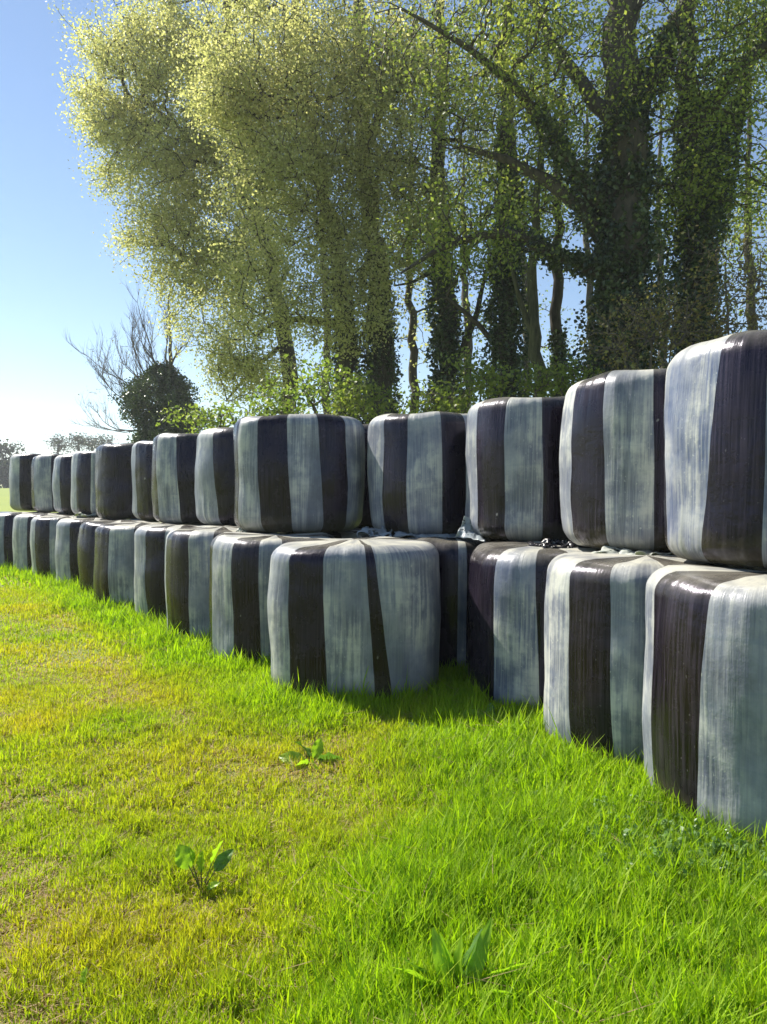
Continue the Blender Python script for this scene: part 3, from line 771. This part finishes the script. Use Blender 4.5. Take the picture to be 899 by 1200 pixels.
# far hedgerow trees
far = [(6, 120, 545, 30, 24), (-22, 120, 540, 30, 26), (24, 125, 552, 12, 16), (68, 130, 521, 13, 10), (92, 128, 519, 16, 11), (108, 135, 522, 12, 9), (125, 130, 521, 12, 8), (-60, 118, 538, 34, 28)]
labs = ['grey green far tree at the left edge beyond the field', 'far tree just outside the left edge of the photo', 'small far tree right of the grey green one at the left edge',
        'bare far tree top showing over the upper bales, leftmost of the small ones', 'rounded bare far tree top over the upper bales, beside the bare tree', 'far tree top under the lowest bough of the bare tree',
        'dark low far tree top at the foot of the bare tree', 'far tree outside the left edge of the photo, farthest left']
for i, (px, Y, py, rx, rz) in enumerate(far):
    b = base(px, Y); full = i in (0, 1, 2, 7)
    make_tree('far_tree', labs[i], 'tree', 'far trees beyond the field',
      [([b, A3(px, py + rz * .4, Y), A3(px + 1, py - rz * .6, Y)], [.35, .22, .05])],
      [blob(px, py, Y, rx, rz, 3.0, 170)] + ([blob(px + rx * .2, py + rz * .55, Y, rx * .9, rz * .6, 3, 90)] if full else []),
      M_FAR, 90 + i, leaf_n=16 if full else 5, leaf_s=.26 if full else .16, leaf_spread=.7, twig_r=.03, bark=M_TWIG)

# ------------------------------------------------------------------ grass
def inside_bale(x, y):
    m = np.zeros(len(x), bool)
    for (cx, cy, a, b, ex, rot) in BALE_FOOT:
        dx = x - cx; dy = y - cy
        u = (dx * math.cos(rot) + dy * math.sin(rot)) / a; v = (-dx * math.sin(rot) + dy * math.cos(rot)) / b
        m |= (np.abs(u) ** ex + np.abs(v) ** ex) < .90
    return m
def bale_dist(x, y):
    d = np.full(len(x), 9.0)
    for (cx, cy, a, b, ex, rot) in BALE_FOOT: d = np.minimum(d, np.hypot(x - cx, y - cy) - .61)
    return d

def lushness(x, y):
    """1 where the grass is long and deep green (by the bales and to the right), 0 on the mown yellow left"""
    edge = .05 + (y - 2.0) * -.02
    s = smooth(-.55, .45, x - edge + (vnoise(x, y, .8, 2) - .5) * .9 - smooth(5.2, 3.2, y) * .0)
    near = 1 - smooth(.15, .85, bale_dist(x, y) + (vnoise(x, y, .5, 9) - .5) * .4)
    return np.clip(np.maximum(s, near), 0, 1)

def grass_patch(x, y, r, wscale, hscale):
    k = ~inside_bale(x, y)
    x = x[k]; y = y[k]; n = len(x)
    lush = lushness(x, y)
    dry = smooth(.50, .72, vnoise(x, y, .34, 4) * .55 + vnoise(x, y, 1.1, 7) * .45) * (1 - lush * .9)
    # tufts: heights and colours vary from clump to clump
    clump = smooth(.2, .85, vnoise(x, y, .085, 6) * .6 + vnoise(x, y, .24, 3) * .4)
    h = (.034 + .046 * clump + .070 * lush) * r.uniform(.55, 1.35, n) * hscale
    h *= 1 - .3 * dry
    tall = r.random(n) < .012 + .03 * lush
    h[tall] *= 1.6
    wd = (.0017 + .0016 * r.random(n) + .0012 * lush) * wscale
    straw = (r.random(n) < (.22 + .34 * dry) * (1 - lush * .68))
    az = r.random(n) * 2 * np.pi
    lean = h * r.uniform(.08, .65, n) + np.where(straw, h * .8, 0)
    h = np.where(straw, h * .62, h)
    dx, dy = np.cos(az), np.sin(az)
    wa = az + np.pi / 2 + r.normal(size=n) * .5
    wx, wy = np.cos(wa) * wd, np.sin(wa) * wd
    z = terrain(x, y) - .004
    B = np.stack([x, y, z], 1); Wv = np.stack([wx, wy, np.zeros(n)], 1); D = np.stack([dx * lean, dy * lean, np.zeros(n)], 1)
    up = np.zeros((n, 3)); up[:, 2] = h
    V = np.stack([B - Wv, B + Wv, B + Wv * .85 + D * .30 + up * .55, B - Wv * .85 + D * .30 + up * .55, B + D + up * .96], 1)
    i = np.arange(n)[:, None] * 5
    F4 = (i + np.array([0, 1, 2, 3])); F3 = (i + np.array([3, 2, 4]))
    g1 = np.array([.18, .31, .014]); g2 = np.array([.34, .50, .018]); g3 = np.array([.46, .42, .030]); st1 = np.array([.58, .45, .26]); st2 = np.array([.38, .25, .15])
    a = np.clip(r.normal(.5, .25, n) + (vnoise(x, y, .45, 1) - .5) * .6 + (vnoise(x, y, .10, 8) - .5) * .5, 0, 1)[:, None]
    yel = np.clip((1 - lush) * (.55 + (vnoise(x, y, .6, 11) - .5) * .9) + r.normal(0, .12, n), 0, 1)[:, None]
    c = g1 * (1 - a) + g2 * a
    c = c * (1 - yel) + g3 * yel
    s = r.random(n)[:, None]
    c = np.where(straw[:, None], st1 * s + st2 * (1 - s), c)
    c = np.repeat(c, 5, 0)
    return V.reshape(-1, 3), F4, F3, c

def wedge(n, r, y0, y1, m=1.15):
    t = r.random(n); y = np.sqrt(y0 * y0 + t * (y1 * y1 - y0 * y0)); x = (r.random(n) * 2 - 1) * (y * .53 * m + .15)
    return x, y
gr = np.random.default_rng(21)
VV, Q4, Q3, CC = [], [], [], []; off = 0
for (n, y0, y1, ws, hs) in ((150000, 1.6, 3.6, 1.0, 1.0), (170000, 3.6, 6.5, 1.25, 1.0), (130000, 6.5, 12, 2.0, 1.0), (90000, 12, 24, 3.6, 1.1), (60000, 24, 60, 9, 1.5)):
    x, y = wedge(n, gr, y0, y1)
    if y0 > 6:       # behind the row nobody sees the foot of the grass: keep the open side
        k = x < .8 + 0 * y
        k &= ~((y > 9) & (x > -(y - 8.0) * .9 + 1.0))
        x = x[k]; y = y[k]
    V, a, b, c = grass_patch(x, y, gr, ws, hs)
    VV.append(V); Q4.append(a + off); Q3.append(b + off); CC.append(c); off += len(V)
# long tufts standing up against the feet of the bales
x, y = wedge(160000, gr, 2.2, 17, 1.2); d = bale_dist(x, y); k = (d > -.03) & (d < .22)
x, y = x[k], y[k]
V, a, b, c = grass_patch(x, y, gr, 1.3, 1.5)
VV.append(V); Q4.append(a + off); Q3.append(b + off); CC.append(c); off += len(V)
o = make_mesh('grass', np.concatenate(VV), np.concatenate(Q4), np.concatenate(Q3), [M_GRASS], col=np.concatenate(CC), smooth_=False)
tag(o, 'short yellow green turf with straw patches, longer and greener by the bales', 'grass', kind='stuff')

# ------------------------------------------------------------------ weeds
M_DOCK = plain('dock_leaf', (.30, .48, .03), .4, .55)
M_DOCKD = plain('dock_leaf_dark', (.12, .24, .04), .3, .45)
M_STEM = plain('weed_stem', (.12, .14, .04), .5, .2)
M_DEAD = plain('dead_leaf', (.30, .20, .12), .7, .3)
def leaf_mesh(L, W, curl, cup, ruffle, seed):
    n, m = 14, 7
    V = []
    for i in range(n):
        t = i / (n - 1)
        wdt = W * (math.sin(math.pi * min(1, t * .93 + .05)) ** .75) * (1 - .25 * t)
        for j in range(m):
            s = j / (m - 1) * 2 - 1
            x = L * t * (1 - .12 * curl * t); y = s * wdt
            z = -curl * L * t * t * .5 + cup * abs(s) * wdt + ruffle * math.sin(t * 17 + s * 3 + seed) * abs(s) * wdt * .35 - (.1 * wdt if j == m // 2 else 0)
            V.append((x, y, z))
    i, j = np.meshgrid(np.arange(n - 1), np.arange(m - 1), indexing='ij'); A = i * m + j
    return np.array(V), np.stack([A, A + m, A + m + 1, A + 1], -1).reshape(-1, 4)
def weed(name, label, x, y, leaves, group=None, cat='weed', roll=48):
    """leaves: (azimuth deg, elevation deg, stalk, length, half width, curl, material)"""
    z = float(terrain(x, y)); e = empty(name, (x, y, z)); tag(e, label, cat, group)
    for k, (az, el, stalk, L, W, curl, mat) in enumerate(leaves):
        az, el = math.radians(az), math.radians(el)
        V, F = leaf_mesh(L, W, curl, .25, .5, k)
        ce, se = math.cos(el), math.sin(el)
        L_roll = math.radians(roll * (1 if k % 2 else -1))
        V[:, 1], V[:, 2] = V[:, 1] * math.cos(L_roll) - V[:, 2] * math.sin(L_roll), V[:, 1] * math.sin(L_roll) + V[:, 2] * math.cos(L_roll)
        V = V * np.array([1.35, 1.75, 1.75]); V[:, 0] += stalk
        X = V[:, 0] * ce - V[:, 2] * se; Zv = V[:, 0] * se + V[:, 2] * ce
        P = np.stack([X * math.cos(az) - V[:, 1] * math.sin(az), X * math.sin(az) + V[:, 1] * math.cos(az), Zv], 1)
        lf = make_mesh('leaf', P, F, None, [mat], e)
        if stalk > .01:
            tb = Tubes(); tb.add(np.array([[0, 0, 0], [ce * stalk * .5 * math.cos(az), ce * stalk * .5 * math.sin(az), se * stalk * .55], [ce * (stalk + .01) * math.cos(az), ce * (stalk + .01) * math.sin(az), se * (stalk + .01)]]), [.003, .0025, .002], 6)
            tb.build('stalk', M_STEM, e)
    return e
def gp(px, py):
    """ground point under a photo pixel"""
    d = at(px, py, 10.0) - Vector((0, 0, H_CAM)); k = -H_CAM / d.z
    return d.x * k, d.y * k
x, y = gp(236, 1042)
weed('dock_plant', 'dock plant with two sunlit round leaves on tall stalks in the dry turf at left', x, y,
     [(165, 62, .11, .075, .026, .3, M_DOCK), (150, 66, .12, .055, .020, -.2, M_DOCK), (40, 66, .12, .07, .019, .2, M_DOCK), (20, 55, .10, .075, .018, .6, M_DOCKD), (100, 80, .08, .06, .016, .1, M_DOCK), (-20, 40, .03, .05, .010, .4, M_DOCK)], 'docks growing in the turf')
x, y = gp(365, 893)
weed('dock_plant', 'flat spreading dock with one dark leaf and white highlights, in front of the widest bale', x, y,
     [(175, 18, .04, .13, .028, .5, M_DOCK), (110, 32, .05, .13, .034, .6, M_DOCKD), (15, 22, .04, .12, .032, .7, M_DOCKD), (60, 50, .04, .10, .024, .3, M_DOCK), (-60, 25, .02, .10, .022, .6, M_DOCK), (220, 25, .02, .09, .02, .5, M_DOCK)], 'docks growing in the turf')
x, y = gp(536, 1182)
weed('dock_plant', 'upright dock with long pointed leaves in the lush grass at bottom centre', x, y,
     [(140, 68, .03, .165, .018, .25, M_DOCK), (110, 70, .03, .15, .017, .2, M_DOCK), (60, 66, .04, .16, .018, .3, M_DOCKD), (30, 62, .04, .19, .017, .4, M_DOCK), (-10, 52, .03, .15, .015, .7, M_DOCK), (170, 50, .04, .17, .017, .5, M_DOCK), (80, 78, .04, .14, .015, .1, M_DOCK), (155, 50, .04, .15, .016, .4, M_DOCKD), (20, 48, .05, .17, .016, .6, M_DOCK)], 'docks growing in the turf')
x, y = gp(97, 1168)
weed('dock_seedling', 'single small bright leaf standing in the turf at bottom left', x, y, [(95, 74, .03, .045, .013, .2, M_DOCK), (20, 40, .01, .03, .008, .4, M_DOCK), (200, 35, .01, .03, .008, .4, M_DOCK)], 'docks growing in the turf')
x, y = gp(578, 850)
weed('dock_plant', 'dock with one broad flat leaf in the shade at the foot of the dip bale', x, y,
     [(175, 30, .05, .15, .035, .4, M_DOCK), (40, 35, .05, .13, .03, .5, M_DOCKD), (100, 55, .04, .11, .026, .3, M_DOCKD), (230, 40, .03, .10, .022, .5, M_DOCK)], 'docks growing in the turf')
x, y = gp(497, 860)
weed('dock_plant', 'small pale leaved dock in the grass left of the shade by the dip bale', x, y,
     [(150, 35, .04, .08, .02, .4, M_DOCKD), (60, 45, .04, .07, .018, .5, M_DOCK), (-20, 50, .03, .07, .016, .3, M_DOCK)], 'docks growing in the turf')
x, y = gp(437, 1120)
weed('dead_leaf', 'curled dry brown leaf caught upright in the grass left of the upright dock', x, y, [(80, 68, .0, .055, .010, .9, M_DEAD)], None, 'leaf')
x, y = gp(541, 1200)
weed('dead_leaf', 'orange brown dry leaf at the foot of the upright dock', x, y, [(70, 55, .02, .05, .010, .9, M_DEAD)], None, 'leaf')

# leafy chickweed at the feet of the nearest bales: nobody could count it
def chickweed():
    r = np.random.default_rng(5)
    P = []
    tb = Tubes()
    for k in range(520):
        t = r.random()
        if k < 380: px, py = 690 + 230 * r.random() ** .7, 960 + 90 * r.random()
        else: px, py = 560 + 340 * r.random(), 930 + 240 * r.random()
        x, y = gp(px, py); z = float(terrain(x, y))
        if inside_bale(np.array([x]), np.array([y]))[0]: continue
        h = r.uniform(.05, .12) * (1.3 if k < 380 else .8); dx, dy = r.normal(size=2) * .03
        pts = np.array([[x, y, z], [x + dx * .4, y + dy * .4, z + h * .6], [x + dx, y + dy, z + h]])
        tb.add(pts, [.0018, .0014, .001], 4)
        for q in range(14):
            f = r.uniform(.35, 1); p = pts[0] * (1 - f) + pts[2] * f
            P.append(p + r.normal(size=3) * .009)
    P = np.array(P)
    V, F, c = leaf_quads(P, .013, r, .62)
    a = tb
    V0 = np.concatenate(a.V); F0 = np.concatenate(a.F)
    V2 = np.concatenate([V, V0]); F2 = np.concatenate([F, F0 + len(V)]); c2 = np.concatenate([c, np.full((len(V0), 3), .2)])
    o = make_mesh('chickweed', V2, F2, None, [leaf_material('chickweed_leaf', (.10, .20, .04), (.16, .28, .07), (.26, .38, .14), .45, .35, 6)], col=c2, smooth_=False)
    tag(o, 'small leaved weeds tangled in the grass at the feet of the nearest bales', 'ground cover', kind='stuff')
chickweed()

# ------------------------------------------------------------------ thin air between here and the far trees
def haze():
    t = NT('haze_air')
    v = t.n('ShaderNodeVolumePrincipled'); v.inputs['Color'].default_value = (.86, .91, .97, 1); v.inputs['Density'].default_value = .0008
    v.inputs['Anisotropy'].default_value = .35
    t.l(v.outputs[0], t.out.inputs['Volume'])
    e = 640; z0, z1 = -2.0, 34.0
    V = [(x, y, z) for z in (z0, z1) for x, y in ((-e, -e), (e, -e), (e, e), (-e, e))]
    F = [(3, 2, 1, 0), (4, 5, 6, 7), (0, 1, 5, 4), (1, 2, 6, 5), (2, 3, 7, 6), (3, 0, 4, 7)]
    o = make_mesh('haze', V, F, None, [t.m], smooth_=False); tag(o, kind='stuff')
haze()
